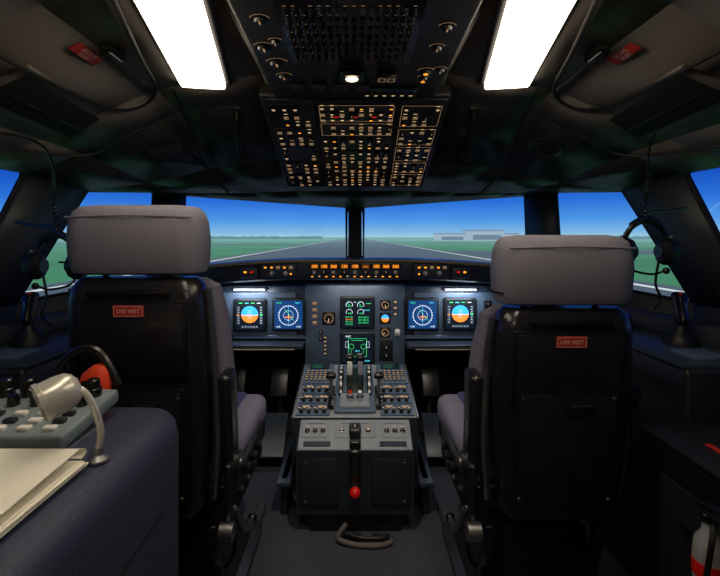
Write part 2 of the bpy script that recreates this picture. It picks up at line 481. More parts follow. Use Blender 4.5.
for j in range(7):
    n = 16
    for i in range(n):
        x = -.135+.25*i/(n-1); y = .29+.033*j
        b.lathe([(.0052, 0), (.0052, .006), (.0032, .007), (.0032, .014)], DARK if (i+j) % 5 else PANELD, Matrix.Translation((x, y, .003)), 8)
        if (i*7+j*3) % 4: b.rect(x, y+.0115, .007, .0012, CREAMD, .0036)
b.M = b.M @ Matrix.Translation((-.008, .18, 0))
b.lathe([(.036, 0), (.038, .008), (.032, .018), (.028, .016)], BLACK)
b.lathe([(.018, .012), (.016, .0165), (.008, .018)], DOME)
b.M = frameM((0, 1.35, E+.417), (1, 0, 0), (0, -.75, .035))
b.box((.082, .18, .008), (.05, .035, .02), DARK, .003, 2)
b.frame(.070, .18, .018, .022, .0014, CREAMD, .0185); b.frame(.094, .18, .018, .022, .0014, CREAMD, .0185)
for x, y, r in [(.180, .20, .014), (.215, .21, .012), (.180, .16, .011), (-.19, .25, .017), (-.185, .17, .014), (-.205, .33, .016), (-.175, .36, .01), (.185, .33, .012), (.19, .42, .012), (-.19, .45, .013)]:
    b.knob(x, y, r, .010, BLACK, .002)
    b.arc(x, y, r*1.6, .0012, CREAMD, .0034, 20, 160, 12)
b.disc(.180, .205, .006, AMBER, .0135); b.rect(.180, .155, .01, .008, AMBER, .0135)
for x in (-.12, -.06, 0, .06): b.box((x-.04, .095, .004), (.04, .05, .008), DARK, .003, 2)
b.box((.10, .05, .003), (.16, .07, .006), BLACK, .003, 2)
for i in range(6): b.button(.035+.025*i, .05, .014, .014, 1, .006)
b.done()
def light(name, kind, loc, target, power, col, **kw):
    L = bpy.data.lights.new(name, kind); L.energy = power; L.color = col
    for kk, v in kw.items(): setattr(L, kk, v)
    o = bpy.data.objects.new(name, L); sc.collection.objects.link(o); o.location = loc
    o.rotation_euler = (Vector(target)-Vector(loc)).to_track_quat('-Z', 'Y').to_euler()
    return o
light('dome_spotlight', 'SPOT', (-.008, 1.168, E+.395), (0, 1.76, .2), 20, (1, .90, .78), spot_size=math.radians(70), spot_blend=1.0, shadow_soft_size=.02)

# ------------------------------------------------------------ glareshield
b = B('glareshield')
n = 24; vs = []; fs = []
for i in range(n+1):
    x = -.84+1.68*i/n; a = abs(x)
    drop = .04*max(0, (a-.28)/.58)**1.3; yb = 2.12+.05*max(0, (a-.28)/.58)
    prof = [(yb+.03, -.205), (yb, -.195), (yb, -.120), (yb+.012, -.108), (yb+.25, -.108), (2.86-.52*a*.98, -.135)]
    for (y, z) in prof: vs.append((x, y, E+z-drop))
for i in range(n):
    for j in range(5):
        fs.append([i*6+j, (i+1)*6+j, (i+1)*6+j+1, i*6+j+1])
    fs.append([i*6+5, (i+1)*6+5, (i+1)*6, i*6])
b.raw(vs, fs, DARK)
b.tube([(x, 2.118+.05*max(0, (abs(x)-.28)/.58), E-.113-.04*max(0, (abs(x)-.28)/.58)**1.3) for x in [-.84+.07*i for i in range(25)]], .007, TAN, 6, 1)
b.M = frameM((0, 2.118, E-.157), (1, 0, 0), (0, 0, 1))
b.box((0, 0, 0), (.53, .072, .02), PANELD, .004, 2)
b.box((0, .018, .009), (.44, .026, .004), BLACK)
for i, x in enumerate([-.19, -.145, -.10, -.05, .0, .05, .10, .145, .19]):
    b.rect(x, .019, .034, .019, mat('lcd_window_amber', (120, 64, 18), emit=.6), .0120)
    b.text(random.choice(['250', '100', '360', '120', '---']), x, .019, .020, AMBER, .0125)
    b.knob(x, -.010, .009, .018, BLACK if i % 2 else PEDG, .01)
for i in range(13): b.button(-.20+.033*i, -.028, .014, .009, (2, 1, 2, 2)[i % 4], .01)
for s in (-1, 1):
    b.box((s*.36, -.004, .002), (.16, .062, .012), PANELD, .003, 2)
    for i in range(5): b.button(s*.36-.06+.03*i, .014, .016, .013, 2 if i in (0, 1, 3) else 0, .008)
    for x in (-.03, .035): b.knob(s*.36+x, -.014, .010, .016, PEDG, .008)
    b.button(s*.30, -.016, .012, .014, 2, .008)
    b.box((s*.50, -.014, -.004), (.08, .05, .012), PANELD, .003, 2)
    b.button(s*.485, -.008, .018, .016, 3, .002); b.button(s*.515, -.008, .018, .016, 2, .002)
b.done()

# ------------------------------------------------------------ main instrument panel
b = B('instrument_panel')
b.M = frameM((0, 2.25, E), (1, 0, 0), (0, 0, 1))
b.box((0, -.38, -.05), (1.66, .27, .09), PANELD, .01, 2)
b.box((0, -.44, -.04), (.50, .40, .10), PANEL, .01, 2)
for s in (-1, 1):
    b.box((s*.515, -.385, -.002), (.44, .215, .012), PANEL, .006, 2)
    b.box((s*.785, -.38, -.002), (.09, .20, .012), PANEL, .006, 2)
    b.box((s*.50, -.530, .03), (.50, .022, .12), PANELD, .006, 3)
    b.box((s*.525, -.256, .010), (.17, .012, .02), DARK, .003, 1)
    b.box((s*.525, -.262, .018), (.15, .008, .008), MAPL)
def bez(x, y, w=.165, h=.165):
    b.box((x, y, .010), (w, h, .018), BEZ, .010, 3)
    b.box((x, y, .0185), (w*.86, h*.86, .002), DSCR)
Z = .0205
def pfd(x, y):
    bez(x, y)
    b.rect(x, y, .14, .14, DSCR, Z-.0003)
    b.disc(x, y+.004, .042, SKYB, Z, 0, 180); b.disc(x, y+.004, .042, EARTH, Z, 180, 360)
    b.rect(x, y+.004, .062, .012, SKYB, Z+.0002)
    b.line(x-.042, y, x+.042, y, .0015, WLINE, Z+.0004)
    for k in (-2, -1, 1, 2): b.line(x-.01, y+.004+k*.009, x+.01, y+.004+k*.009, .0012, WLINE, Z+.0004)
    b.rect(x, y+.002, .03, .003, AMBER, Z+.0006)
    b.rect(x-.057, y, .014, .09, DGREY, Z); b.rect(x+.057, y, .014, .09, DGREY, Z)
    for k in range(7):
        b.rect(x-.054, y-.038+k*.0127, .006, .0014, WLINE, Z+.0003); b.rect(x+.056, y-.038+k*.0127, .008, .002, WLINE, Z+.0003)
    b.rect(x, y-.058, .085, .012, DGREY, Z)
    for k in range(6): b.rect(x-.035+k*.014, y-.057, .0014, .006, WLINE, Z+.0003)
    for k, m in enumerate([GREEN, CYAN, GREEN, WLINE]): b.rect(x-.045+k*.03, y+.060, .018, .004, m, Z)
    b.rect(x-.057, y, .012, .004, AMBER, Z+.0006); b.rect(x+.057, y+.002, .013, .007, GREEN, Z+.0005)
def nd(x, y):
    bez(x, y)
    b.rect(x, y, .14, .14, DBLUE, Z-.0003)
    b.arc(x, y-.004, .047, .002, WLINE, Z); b.arc(x, y-.004, .024, .0012, WLINE, Z)
    for k in range(24):
        a = math.radians(15*k); b.line(x+.047*math.cos(a), y-.004+.047*math.sin(a), x+.053*math.cos(a), y-.004+.053*math.sin(a), .0014, WLINE, Z)
    b.line(x, y-.045, x, y+.04, .0014, CYAN, Z+.0003); b.line(x-.018, y-.012, x+.018, y-.012, .003, AMBER, Z+.0003); b.line(x, y-.026, x, y, .003, AMBER, Z+.0003)
    b.text('GS 0', x-.048, y+.058, .012, GREEN, Z); b.text('NAV', x+.045, y+.058, .011, CYAN, Z)
    b.text('VOR', x-.05, y-.06, .011, WLINE, Z); b.text('VOR', x+.05, y-.06, .011, WLINE, Z)
    b.line(x-.02, y+.03, x+.028, y-.03, .0014, GREEN, Z+.0002)
pfd(-.522, -.388); nd(-.330, -.385); nd(.335, -.384); pfd(.522, -.384)
x, y = .012, -.375; bez(x, y, .175, .165)
for s in (-1, 1):
    b.arc(x+s*.028-.012, y+.038, .016, .0018, WLINE, Z, -30, 210, 18); b.arc(x+s*.028-.012, y+.002, .015, .0016, WLINE, Z, -30, 210, 18)
    b.line(x+s*.028-.012, y+.038, x+s*.028-.022, y+.048, .002, GREEN, Z)
    b.text('20.1', x+s*.028-.010, y+.031, .011, GREEN, Z); b.text('410', x+s*.028-.010, y-.004, .011, GREEN, Z)
b.text('N1', x-.012, y+.052, .009, WLINE, Z)
for k in range(4): b.text('FLT CTL', x-.04, y-.022-.012*k, .010, GREEN if k != 1 else AMBER, Z)
for k in range(3): b.text('SEAT BELTS', x+.030, y-.024-.013*k, .010, GREEN, Z)
b.text('FOB 5200', x+.042, y+.012, .009, CYAN, Z); b.rect(x+.055, y+.045, .024, .002, GREEN, Z)
x, y = .012, -.553; bez(x, y, .175, .165)
b.frame(x, y+.005, .09, .09, .0012, GREEN, Z); b.line(x-.03, y+.04, x+.03, y+.04, .0012, GREEN, Z)
for s in (-1, 1):
    b.arc(x+s*.03, y+.01, .013, .0013, GREEN, Z, n=14); b.line(x+s*.03, y-.01, x+s*.03, y-.04, .0012, GREEN, Z); b.frame(x+s*.052, y+.02, .014, .03, .001, WLINE, Z)
b.text('ELEC', x-.045, y+.06, .012, WLINE, Z); b.text('28 V', x, y-.012, .012, CYAN, Z); b.text('TAT +15', x-.035, y-.061, .010, GREEN, Z); b.text('GW 60300', x+.038, y-.061, .010, CYAN, Z)
def dial(x, y, r):
    b.box((x, y, .006), (r*2.4, r*2.4, .012), BEZ, .004, 2); b.lathe([(r*1.1, 0), (r*1.1, .004), (r, .005)], BLACK, Matrix.Translation((x, y, .011)), 24)
    b.arc(x, y, r*.85, .001, CREAMD, .0165)
    for k in range(12):
        a = math.radians(30*k); b.line(x+r*.6*math.cos(a), y+r*.6*math.sin(a), x+r*.8*math.cos(a), y+r*.8*math.sin(a), .001, CREAM, .0166)
    a = random.random()*6; b.line(x, y, x+r*.7*math.cos(a), y+r*.7*math.sin(a), .002, CREAM, .0168)
dial(-.130, -.405, .028); dial(.150, -.338, .022)
b.box((.150, -.405, .006), (.058, .058, .012), BEZ, .004, 2); b.disc(.150, -.405, .019, EARTH, .0128, 180, 360); b.disc(.150, -.405, .019, SKYB, .0128, 0, 180)
dial(.150, -.475, .022)
b.box((.20, -.36, .004), (.035, .10, .01), DARK, .003, 2)
for k in range(3): b.button(.20, -.325-.03*k, .02, .016, 1, .008)
b.box((-.20, -.38, .004), (.05, .14, .01), DARK, .003, 2)
for k in range(4): b.button(-.20, -.33-.032*k, .022, .016, 0, .008)
b.box((-.135, -.315, .004), (.05, .03, .01), DARK, .003, 2); b.text('08:15', -.135, -.315, .018, CREAM, .0095)
b.cyl((.205, -.44, 0), (.205, -.46, .07), .007, METAL); b.lathe([(.012, 0), (.017, .004), (.017, .02), (.012, .024)], WHITE, frameM((.193, -.462, .072), (0, 1, 0), (0, 0, 1)))
for k in range(5): b.button(-.16+.012, -.50-.02*k, .014, .010, 1, .01)
for k in range(2):
    b.knob(-.17, -.475-.03*k, .008, .014, BLACK, .01); b.knob(.155, -.55-.04*k, .010, .016, BLACK, .01)
b.box((.155, -.565, .008), (.07, .11, .006), DARK, .003, 2)
for s in (-1, 1):
    for x in (.765, .80): b.knob(s*x, -.33, .012, .015, BLACK, .006)
    b.box((s*.66, -.39, .006), (.035, .15, .008), DARK, .003, 2)
    for k in range(4): b.knob(s*.66, -.335-.036*k, .009, .014, BLACK, .008)
    b.box((s*.428, -.50, .002), (.36, .018, .010), PANEL, .003, 1)
    b.box((s*.50, -.54, .093), (.42, .004, .012), TAN)
b.box((0, -.85, -.12), (.48, .50, .14), DARK, .01, 2)
b.M = Matrix.Identity(4)
for s in (-1, 1): b.box((s*.78, 2.33, .30), (.10, .12, .60), DARK, .01, 2)
b.done()
for s in (-1, 1):
    light('panel_flood_lamp', 'AREA', (s*.525, 2.165, E-.247), (s*.50, 2.26, E-.50), .7, (.80, .90, 1), shape='RECTANGLE', size=.16, size_y=.01)
light('panel_flood_lamp', 'AREA', (0, 2.16, E-.210), (0, 2.25, E-.50), .35, (1, .93, .85), shape='RECTANGLE', size=.30, size_y=.01)

for s in (-1, 1):
    b = B('rudder_pedals')
    for x in (-.11, .11):
        cx = s*.50+x
        b.box((cx, 2.32, .33), (.09, .02, .14), DARK, .008, 2, Matrix.Rotation(math.radians(-25), 4, 'X'))
        for k in range(4): b.box((cx, 2.305+.012*k, .29+.028*k), (.085, .006, .008), METAL, .002, 1, Matrix.Rotation(math.radians(-25), 4, 'X'))
        b.cyl((cx, 2.33, .28), (cx, 2.42, .02), .012, METAL)
        b.box((cx, 2.42, .01), (.06, .08, .02), DARK, .004, 1)
    b.box((s*.50, 2.16, .13), (.34, .02, .22), PANELD, .006, 2, Matrix.Rotation(math.radians(-50), 4, 'X'))
    b.done()

# ------------------------------------------------------------ centre pedestal
b = B('center_pedestal')
hw = .245
prof = [(2.20, .454), (1.76, .372), (1.74, .10), (2.20, .10)]
b.raw([(-hw, y, z) for y, z in prof]+[(hw, y, z) for y, z in prof],
      [[0, 1, 2, 3], [7, 6, 5, 4], [0, 4, 5, 1], [1, 5, 6, 2], [2, 6, 7, 3], [3, 7, 4, 0]], PEDF)
hr = .215
prof = [(1.80, .372), (1.755, .368), (1.635, .302), (1.640, .066), (1.80, .066)]
b.raw([(-hr, y, z) for y, z in prof]+[(hr, y, z) for y, z in prof],
      [[0, 1, 2, 3, 4], [9, 8, 7, 6, 5], [0, 5, 6, 1], [1, 6, 7, 2], [2, 7, 8, 3], [3, 8, 9, 4]], PEDF)
b.box((0, 1.92, .04), (.34, .54, .08), BLACK, .005, 1)
for s in (-1, 1):
    b.box((s*.275, 1.95, .13), (.06, .46, .02), PANELD, .006, 2)
    b.box((s*.275, 1.95, .07), (.03, .40, .14), DARK, .004, 1)
for s in (-1, 1):
    b.tube([(s*hw, 1.758, .372), (s*hw, 2.2, .454)], .006, METAL, 6, 1)
PM = frameM((0, 1.76, .372), (1, 0, 0), (0, .44, .082)); b.M = PM
b.box((0, .224, .001), (.485, .445, .006), PEDG, .003, 1)
for s in (-1, 1):
    cx = s*.168
    b.box((cx, .345, .006), (.135, .185, .012), PANEL, .004, 2)
    b.box((cx, .405, .013), (.09, .050, .003), DSCR)
    for k in range(3): b.rect(cx-.01, .42-.014*k, .06-.01*k, .0022, GREEND, .0150)
    for i in range(6):
        for j in range(5): b.button(cx-.05+.02*i, .275+.02*j, .011, .011, 1 if (i+j) % 2 else 0, .012)
    for j, (yy, hh) in enumerate([(.205, .075), (.125, .065), (.045, .08)]):
        b.box((cx, yy, .006), (.135, hh, .010), PANEL, .003, 2)
        b.rect(cx-.03, yy+hh*.25, .045, .012, DSCR, .0116); b.rect(cx-.03, yy+hh*.25, .030, .0035, CREAM, .012)
        b.rect(cx+.035, yy+hh*.25, .03, .008, CREAMD, .0116)
        for i in range(6): b.button(cx-.055+.021*i, yy-hh*.02, .012, .010, 1, .011)
        for i in range(4): b.knob(cx-.045+.03*i, yy-hh*.3, .007, .014, BLACK, .011)
b.box((0, .22, .010), (.165, .40, .020), PANEL, .008, 3)
b.box((0, .25, .018), (.075, .26, .012), BLACK, .006, 3)
for s in (-1, 1):
    Mw = Matrix.Translation((s*.060, .23, -.012)) @ Matrix.Rotation(math.pi/2, 4, 'Y')
    b.lathe([(.10, -.009), (.105, -.006), (.105, .006), (.10, .009)], BLACK, Mw, 40)
    for k in range(9):
        a = math.radians(25+16*k)
        b.box((s*.060, .23+.1055*math.cos(a), -.012+.1055*math.sin(a)), (.010, .012, .002), WHITE, 0, 1, Matrix.Rotation(a-math.pi/2, 4, 'X'))
    b.box((s*.022, .20, .080), (.012, .030, .15), METAL, .004, 2, Matrix.Rotation(math.radians(8), 4, 'X'))
    b.box((s*.022, .19, .160), (.036, .045, .036), BLACK, .012, 3, Matrix.Rotation(math.radians(8), 4, 'X'))
    b.box((s*.022, .168, .125), (.022, .012, .06), WHITE if s < 0 else PEDG, .004, 2)
for k in range(9):
    b.rect(.040, .10+.03*k, .006, .002, WHITE, .0245); b.rect(-.040, .10+.03*k, .006, .002, WHITE, .0245)
b.box((0, .085, .024), (.12, .10, .014), PEDG, .004, 2)
for s in (-1, 1):
    b.lathe([(.014, 0), (.016, .02), (.012, .026)], CHROME, Matrix.Translation((s*.02, .075, .030)), 14)
    b.box((s*.02, .115, .040), (.016, .02, .02), REDB if s < 0 else WHITE, .003, 2)
for s in (-1, 1):
    b.box((s*.098, .13, .014), (.026, .17, .014), BLACK, .004, 2)
    b.cyl((s*.098, .13, .01), (s*.098, .11, .115), .007, METAL)
    b.box((s*.098, .108, .122), (.040, .030, .024), BLACK, .009, 3)
    for k in range(5): b.rect(s*.098+.009, .06+.03*k, .005, .002, WHITE, .0215)
b.M = frameM((0, 1.635, .302), (1, 0, 0), (0, .12, .066))
b.box((0, .068, .002), (.42, .132, .006), PEDG, .003, 1)
for x0, ww in [(-.15, .10), (.15, .10), (0, .15)]:
    b.box((x0, .085, .006), (ww, .07, .006), PEDG, .003, 1)
    b.rect(x0, .112, ww*.7, .002, SEAM_SHADE, .0095)
for x in (-.18, -.15, -.12, .12, .15, .18): b.knob(x, .078, .008, .014, BLACK, .009); b.rect(x, .098, .016, .002, WHITE, .0095)
b.knob(0, .08, .013, .02, BLACK, .009); b.knob(-.05, .08, .008, .014, METAL, .009); b.button(.05, .08, .018, .014, 1, .009)
b.box((-.14, .025, .006), (.10, .022, .006), PANELD, .002, 1); b.box((.14, .025, .006), (.10, .022, .006), PANELD, .002, 1)
b.M = Matrix.Identity(4)
b.box((0, 1.70, .352), (.045, .07, .03), DARK, .008, 3)
b.box((0, 1.655, .325), (.042, .06, .03), BLACK, .008, 3)
b.box((0, 1.622, .255), (.040, .026, .12), BLACK, .010, 3)
b.box((0, 1.622, .185), (.030, .026, .05), DARK, .008, 3)
b.cyl((0, 1.615, .18), (0, 1.588, .180), .010, METAL)
b.ball((0, 1.582, .180), .020, REDB)
for s in (-1, 1):
    b.box((s*.13, 1.635, .19), (.14, .006, .17), DARK, .004, 2)
    for zz in (.12, .26): b.lathe([(.006, 0), (.005, .003)], METAL, frameM((s*.18, 1.632, zz), (1, 0, 0), (0, 0, 1)), 8)
b.tube([(-.235, 1.77, .20), (-.235, 1.73, .22), (-.22, 1.64, .12)], .006, BLACK, 6)
b.done()
b = B('floor_hose')
HM = mat('hose_rubber', (96, 88, 86), .6)
b.tube([(-.03, 1.60, .060), (-.06, 1.585, .02), (0, 1.565, .010), (.08, 1.56, .010), (.125, 1.58, .010), (.08, 1.60, .010), (0, 1.60, .012), (-.05, 1.61, .03)], .009, HM, 10, 8)
b.tube([(-.04, 1.60, .030), (.02, 1.575, .028), (.09, 1.575, .026), (.115, 1.59, .022), (.06, 1.61, .020)], .008, RUB, 10, 8)
b.done()

# ------------------------------------------------------------ pilot seats
def seat(X, s, hz, by):
    b = B('pilot_seat')
    b.M = Matrix.Translation((X, by, 0))
    top = hz-.095
    b.loft([(0, .065, hz-.088, .28, .07, .03), (0, .065, hz-.082, .318, .115, .045), (0, .065, hz-.06, .334, .138, .055), (0, .062, hz, .340, .145, .06),
            (0, .06, hz+.045, .330, .138, .055), (0, .06, hz+.066, .315, .122, .05), (0, .06, hz+.079, .29, .09, .04), (0, .06, hz+.084, .22, .04, .02)], FAB)
    b.tube([(-.164, .0, hz-.055), (-.168, .065, hz-.058), (-.164, .13, hz-.055)], .0025, SEAM_SHADE, 6)
    b.tube([(-.150, -.003, hz+.052), (0, -.012, hz+.056), (.150, -.003, hz+.052)], .0022, FABG, 6)
    for x in (-.09, .09): b.cyl((x, .07, top-.06), (x, .065, hz-.07), .009, METAL)
    def sec(z, w, d, r, dy=0):
        t = (z-.42)/(top-.42); return (0, .115-.055*t+dy, z, w, d, r)
    b.loft([sec(.36, .26, .09, .03), sec(.40, .30, .11, .035), sec(.50, .325, .12, .035), sec(.70, .338, .12, .035), sec(top-.06, .330, .115, .035), sec(top-.02, .315, .10, .035), sec(top, .28, .07, .03)], SHELL)
    b.loft([sec(.44, .36, .09, .04, .085), sec(.50, .41, .11, .045, .085), sec(.62, .42, .11, .045, .085), sec(top-.12, .39, .10, .045, .085), sec(top-.03, .35, .09, .04, .08), sec(top-.01, .28, .05, .025, .08)], FABG)
    b.loft([sec(.48, .26, .06, .03, .135), sec(.62, .28, .06, .03, .135), sec(top-.06, .26, .05, .025, .125)], FABB)
    for q in (-1, 1):
        b.tube([(q*.172, .105, .40), (q*.184, .090, .55), (q*.180, .080, .75), (q*.170, .060, top-.03)], .010, METAL if q == s else DARK, 8)
    def rear(z):
        t = (z-.42)/(top-.42); return .115-.055*t-.0605
    sl = .055/(top-.42)
    RM = frameM((0, rear(.70), .70), (1, 0, 0), (0, -sl, 1))
    b0 = b.M.copy(); b.M = b0 @ RM
    tz = top-.70
    b.box((0, tz-.15, -.001), (.27, .20, .010), BLACK, .004, 2)
    b.box((0, tz-.15, .003), (.255, .185, .006), SHELL, .004, 2)
    b.box((0, -.14, -.001), (.25, .30, .012), BLACK, .006, 2)
    b.box((0, -.14, .005), (.235, .285, .008), SHELL, .006, 2)
    b.box((.03, -.035, .010), (.075, .035, .008), BLACK, .004, 2)
    b.box((.03, -.028, .015), (.055, .010, .006), DARK, .002, 2)
    for yy in (-.10, -.20): b.rect(0, yy, .22, .003, SEAM_SHADE, .0105)
    for xx in (-.11, .11):
        for yy in (-.27, -.01): b.lathe([(.005, 0), (.004, .003)], METAL, Matrix.Translation((xx, yy, .009)), 8)
    b.box((0, tz-.075, .007), (.074, .028, .003), RED, .001, 1)
    b.text('LIFE VEST', 0, tz-.075, .0135, LBLTXT, .0090)
    b.frame(0, tz-.075, .069, .024, .0010, LBLTXT, .0088)
    b.box((0, tz-.03, .002), (.20, .012, .012), BLACK, .004, 2)
    b.M = b0
    b.box((0, .36, .385), (.42, .46, .07), SHELL, .015, 3)
    b.box((0, .37, .455), (.43, .47, .10), FABG, .035, 4)
    b.box((0, .37, .485), (.30, .45, .06), FABB, .025, 4)
    for q in (-1, 1):
        inner = q == s
        if inner:
            b.box((q*.205, .12, .60), (.035, .075, .26), SHELL, .014, 3, Matrix.Rotation(math.radians(6), 4, 'X'))
            b.cyl((q*.175, .13, .48), (q*.235, .13, .48), .032, DARK)
            b.cyl((q*.23, .13, .48), (q*.240, .13, .48), .014, METAL)
        else:
            b.box((q*.235, .30, .655), (.055, .32, .05), SHELL, .018, 3)
            b.cyl((q*.19, .17, .645), (q*.25, .17, .645), .032, DARK)
            b.box((q*.235, .20, .52), (.03, .06, .24), SHELL, .01, 2)
    b.box((s*.215, .28, .40), (.018, .36, .12), DARK, .008, 2)
    b.box((s*.215, .12, .42), (.022, .10, .16), SHELL, .010, 3)
    for k in range(3): b.box((s*.232, .22+.07*k, .42), (.018, .035, .018), BLACK, .004, 2)
    b.tube([(s*.225, .12, .36), (s*.24, .15, .29), (s*.235, .25, .25)], .009, METAL, 8)
    b.ball((s*.235, .26, .25), .014, BLACK)
    b.cyl((s*.20, .06, .34), (s*.235, .06, .34), .022, METAL)
    for k in range(4):
        b.lathe([(.007, 0), (.007, .004), (.003, .006)], METAL, frameM((s*.226, .10+.075*k, .375+.01*(k % 2)), (0, s, 0), (0, 0, 1)), 8)
    b.tube([(s*.19, .14, .33), (s*.20, .20, .22), (s*.17, .26, .12), (s*.12, .30, .06)], .006, RUB, 6)
    b.loft([(0, .36, .0, .40, .50, .04), (0, .36, .025, .40, .50, .04), (0, .36, .03, .34, .44, .06), (0, .36, .10, .28, .34, .06), (0, .36, .28, .28, .32, .05), (0, .36, .35, .38, .42, .04)], DARK)
    for q in (-1, 1):
        b.box((q*.17, .38, .012), (.035, .70, .024), METAL, .004, 2)
        b.box((q*.15, .20, .16), (.03, .03, .30), SHELL, .006, 2, Matrix.Rotation(math.radians(18), 4, 'X'))
        b.box((q*.165, .14, .045), (.05, .08, .05), BLACK, .01, 3)
        b.cyl((q*.14, .16, .11), (q*.18, .16, .11), .02, METAL)
    b.box((0, .17, .20), (.24, .02, .18), BLACK, .006, 2)
    b.cyl((-.14, .155, .12), (.14, .155, .12), .010, METAL)
    b.tube([(-.1, .20, .56), (-.11, .26, .54), (-.08, .40, .54)], .012, DARK, 6)
    b.tube([(.1, .20, .56), (.13, .28, .54), (.20, .33, .47)], .012, DARK, 6)
    b.done()
seat(-.539, 1, E-.005, 1.07)
seat(.516, -1, E-.079, 1.07)

# ------------------------------------------------------------ side consoles with sidesticks
for s in (-1, 1):
    b = B('side_console')
    pl = [(.87, 1.18), (1.215, 1.18), (1.215, 1.42), (1.17, 1.63), (.985, 2.18), (.87, 2.18)]
    b.prism([(s*x, y) for x, y in pl], .0, .73, DARK, .012, 3)
    b.prism([(s*(x*.96+.035), y*.97+.05) for x, y in pl], .728, .742, PANELD, .004, 2)
    b.prism([(s*x, y) for x, y in [(1.13, 1.20), (1.205, 1.20), (1.205, 1.42), (1.165, 1.62), (1.07, 1.90), (1.02, 1.86)]], .74, .80, WALL, .012, 3)
    for y in (1.75, 1.95, 2.1):
        b.box((s*.94, y, .746), (.10, .12, .012), BLACK, .004, 2)
        for k in range(3): b.knob(s*.94-.03+.03*k, y, .009, .014, BLACK, .752)
    b.box((s*.98, 1.28, .746), (.10, .10, .012), PANEL, .004, 2)
    b.cyl((s*.95, 1.62, .743), (s*.95, 1.62, .79), .012, METAL)
    b.lathe([(.035, 0), (.042, .006), (.042, .014), (.033, .02)], BLACK, Matrix.Translation((s*.95, 1.62, .785)))
    b.done()
    b = B('sidestick')
    b.lathe([(.05, 0), (.048, .015), (.030, .035), (.018, .05), (.016, .06)], RUB, Matrix.Translation((s*1.03, 1.42, .743)))
    b.loft([(s*1.03, 1.42, .80, .026, .030, .012), (s*1.03, 1.415, .82, .034, .045, .015), (s*1.03, 1.42, .845, .030, .036, .013), (s*1.03, 1.425, .87, .036, .042, .015), (s*1.03, 1.43, .895, .040, .046, .016), (s*1.03, 1.43, .905, .025, .03, .01)], BLACK)
    b.ball((s*1.022, 1.412, .902), .005, REDB)
    b.done()

# ------------------------------------------------------------ headsets
def headset(s, X, Y, Zc, name='headset'):
    b = B(name)
    def P(x, y, z): return (s*(X+x), Y+y, Zc+z)
    arc = [P(.075*math.cos(a), .02*math.sin(2*a), .085*math.sin(a)) for a in [math.radians(t) for t in range(0, 181, 20)]]
    b.tube(arc, .008, BLACK, 8, 3)
    pad = [P(.068*math.cos(a), 0, .078*math.sin(a)) for a in [math.radians(t) for t in range(50, 131, 20)]]
    b.tube(pad, .012, RUB, 8, 3)
    for q in (-1, 1):
        M = frameM(P(q*.066, 0, -.02), (0, 1, .15), (0, 0, 1))
        b.lathe([(.012, -.026), (.030, -.022), (.036, -.008), (.036, .008), (.030, .022), (.012, .026)], RUB, M @ Matrix.Diagonal((.85, 1.2, 1, 1)))
        b.lathe([(.020, -.030), (.022, .030)], DARK, M, 14)
        b.cyl(P(q*.078, 0, 0), P(q*.076, 0, .03), .005, METAL)
    b.tube([P(-.072, -.01, -.03), P(-.08, -.05, -.07), P(-.03, -.07, -.085), P(.01, -.07, -.075)], .0035, BLACK, 6)
    b.ball(P(.015, -.07, -.075), .010, BLACK)
    b.tube([P(.04, 0, -.05), P(.03, .0, -.12), P(.045, .0, -.17), P(.02, .02, -.22)], .004, BLACK, 6)
    pts = []
    for k in range(90):
        t = k/89; a = t*2*math.pi*11
        pts.append(P(.006*math.cos(a)-.004, .006*math.sin(a)-.02*t, .085+.13*t))
    b.tube(pts, .0022, BLACK, 5, 1)
    b.tube([P(-.004, -.02, .215), P(-.03, -.06, .28), P(-.04, -.12, .33), P(-.01, -.20, .345), P(.03, -.28, .325)], .004, BLACK, 6)
    b.tube([P(0, 0, .082), P(.02, .02, .10), P(.12, .05, .11), P(.17, .06, .12)], .005, BLACK, 6)
    b.done()
headset(-1, .930, 1.40, E-.070)
headset(1, .905, 1.40, E-.025)

# ------------------------------------------------------------ instructor console (left foreground)
b = B('instructor_console')
W, D = .775, .765
cx, cy = -.335-W/2, .15+D/2
b.loft([(cx, cy, 0, W, D, .075), (cx, cy, .70, W, D, .075), (cx, cy, .725, W-.008, D-.008, .073), (cx, cy, .738, W-.026, D-.026, .065), (cx, cy, .744, W-.055, D-.055, .055)], CONS, q=9)
b.tube([(-.338, .25, .60), (-.335, .50, .60), (-.335, .78, .60)], .003, SEAM_SHADE, 6)
b.box((-.76, .50, .745), (.62, .60, .006), mat('console_top', (84, 90, 104), .5), .002, 1)
b.done()
b = B('control_keypad')
b.M = frameM((-.660, .775, .770), (1, 0, 0), (0, 1, .10))
b.box((0, 0, 0), (.42, .17, .026), KEYG, .006, 3)
for i in range(10):
    x = -.18+.04*i
    b.lathe([(.013, 0), (.013, .014), (.011, .016), (.0105, .030), (.008, .032)], BLACK, Matrix.Translation((x, .055, .013)), 14)
    b.lathe([(.010, 0), (.010, .010), (.008, .018)], BLACK, Matrix.Translation((x, .018, .013)), 12)
    b.box((x, -.018, .016), (.020, .012, .007), WHITE if i % 3 else DARK, .002, 2)
    b.box((x, -.042, .016), (.020, .012, .007), DARK if i % 4 else WHITE, .002, 2)
    b.box((x, -.066, .016), (.020, .012, .007), WHITE, .002, 2)
b.done()
b = B('paper_stack')
for k in range(5):
    b.box((-.575+.004*(k % 2), .505-.003*k, .7505+.0022*k), (.37, .30, .002), PAPER, 0, 1, Matrix.Rotation(math.radians((k % 3-1)*.8), 4, 'Z'))
vs = []; fs = []
for i in range(9):
    a = math.pi*i/8*.9
    for x in (-.76, -.392): vs.append((x, .645+.012*math.sin(a), .7625+.012*(1-math.cos(a))*.5))
for i in range(8): fs.append([2*i, 2*i+1, 2*i+3, 2*i+2])
b.raw(vs, fs, PAPER, True)
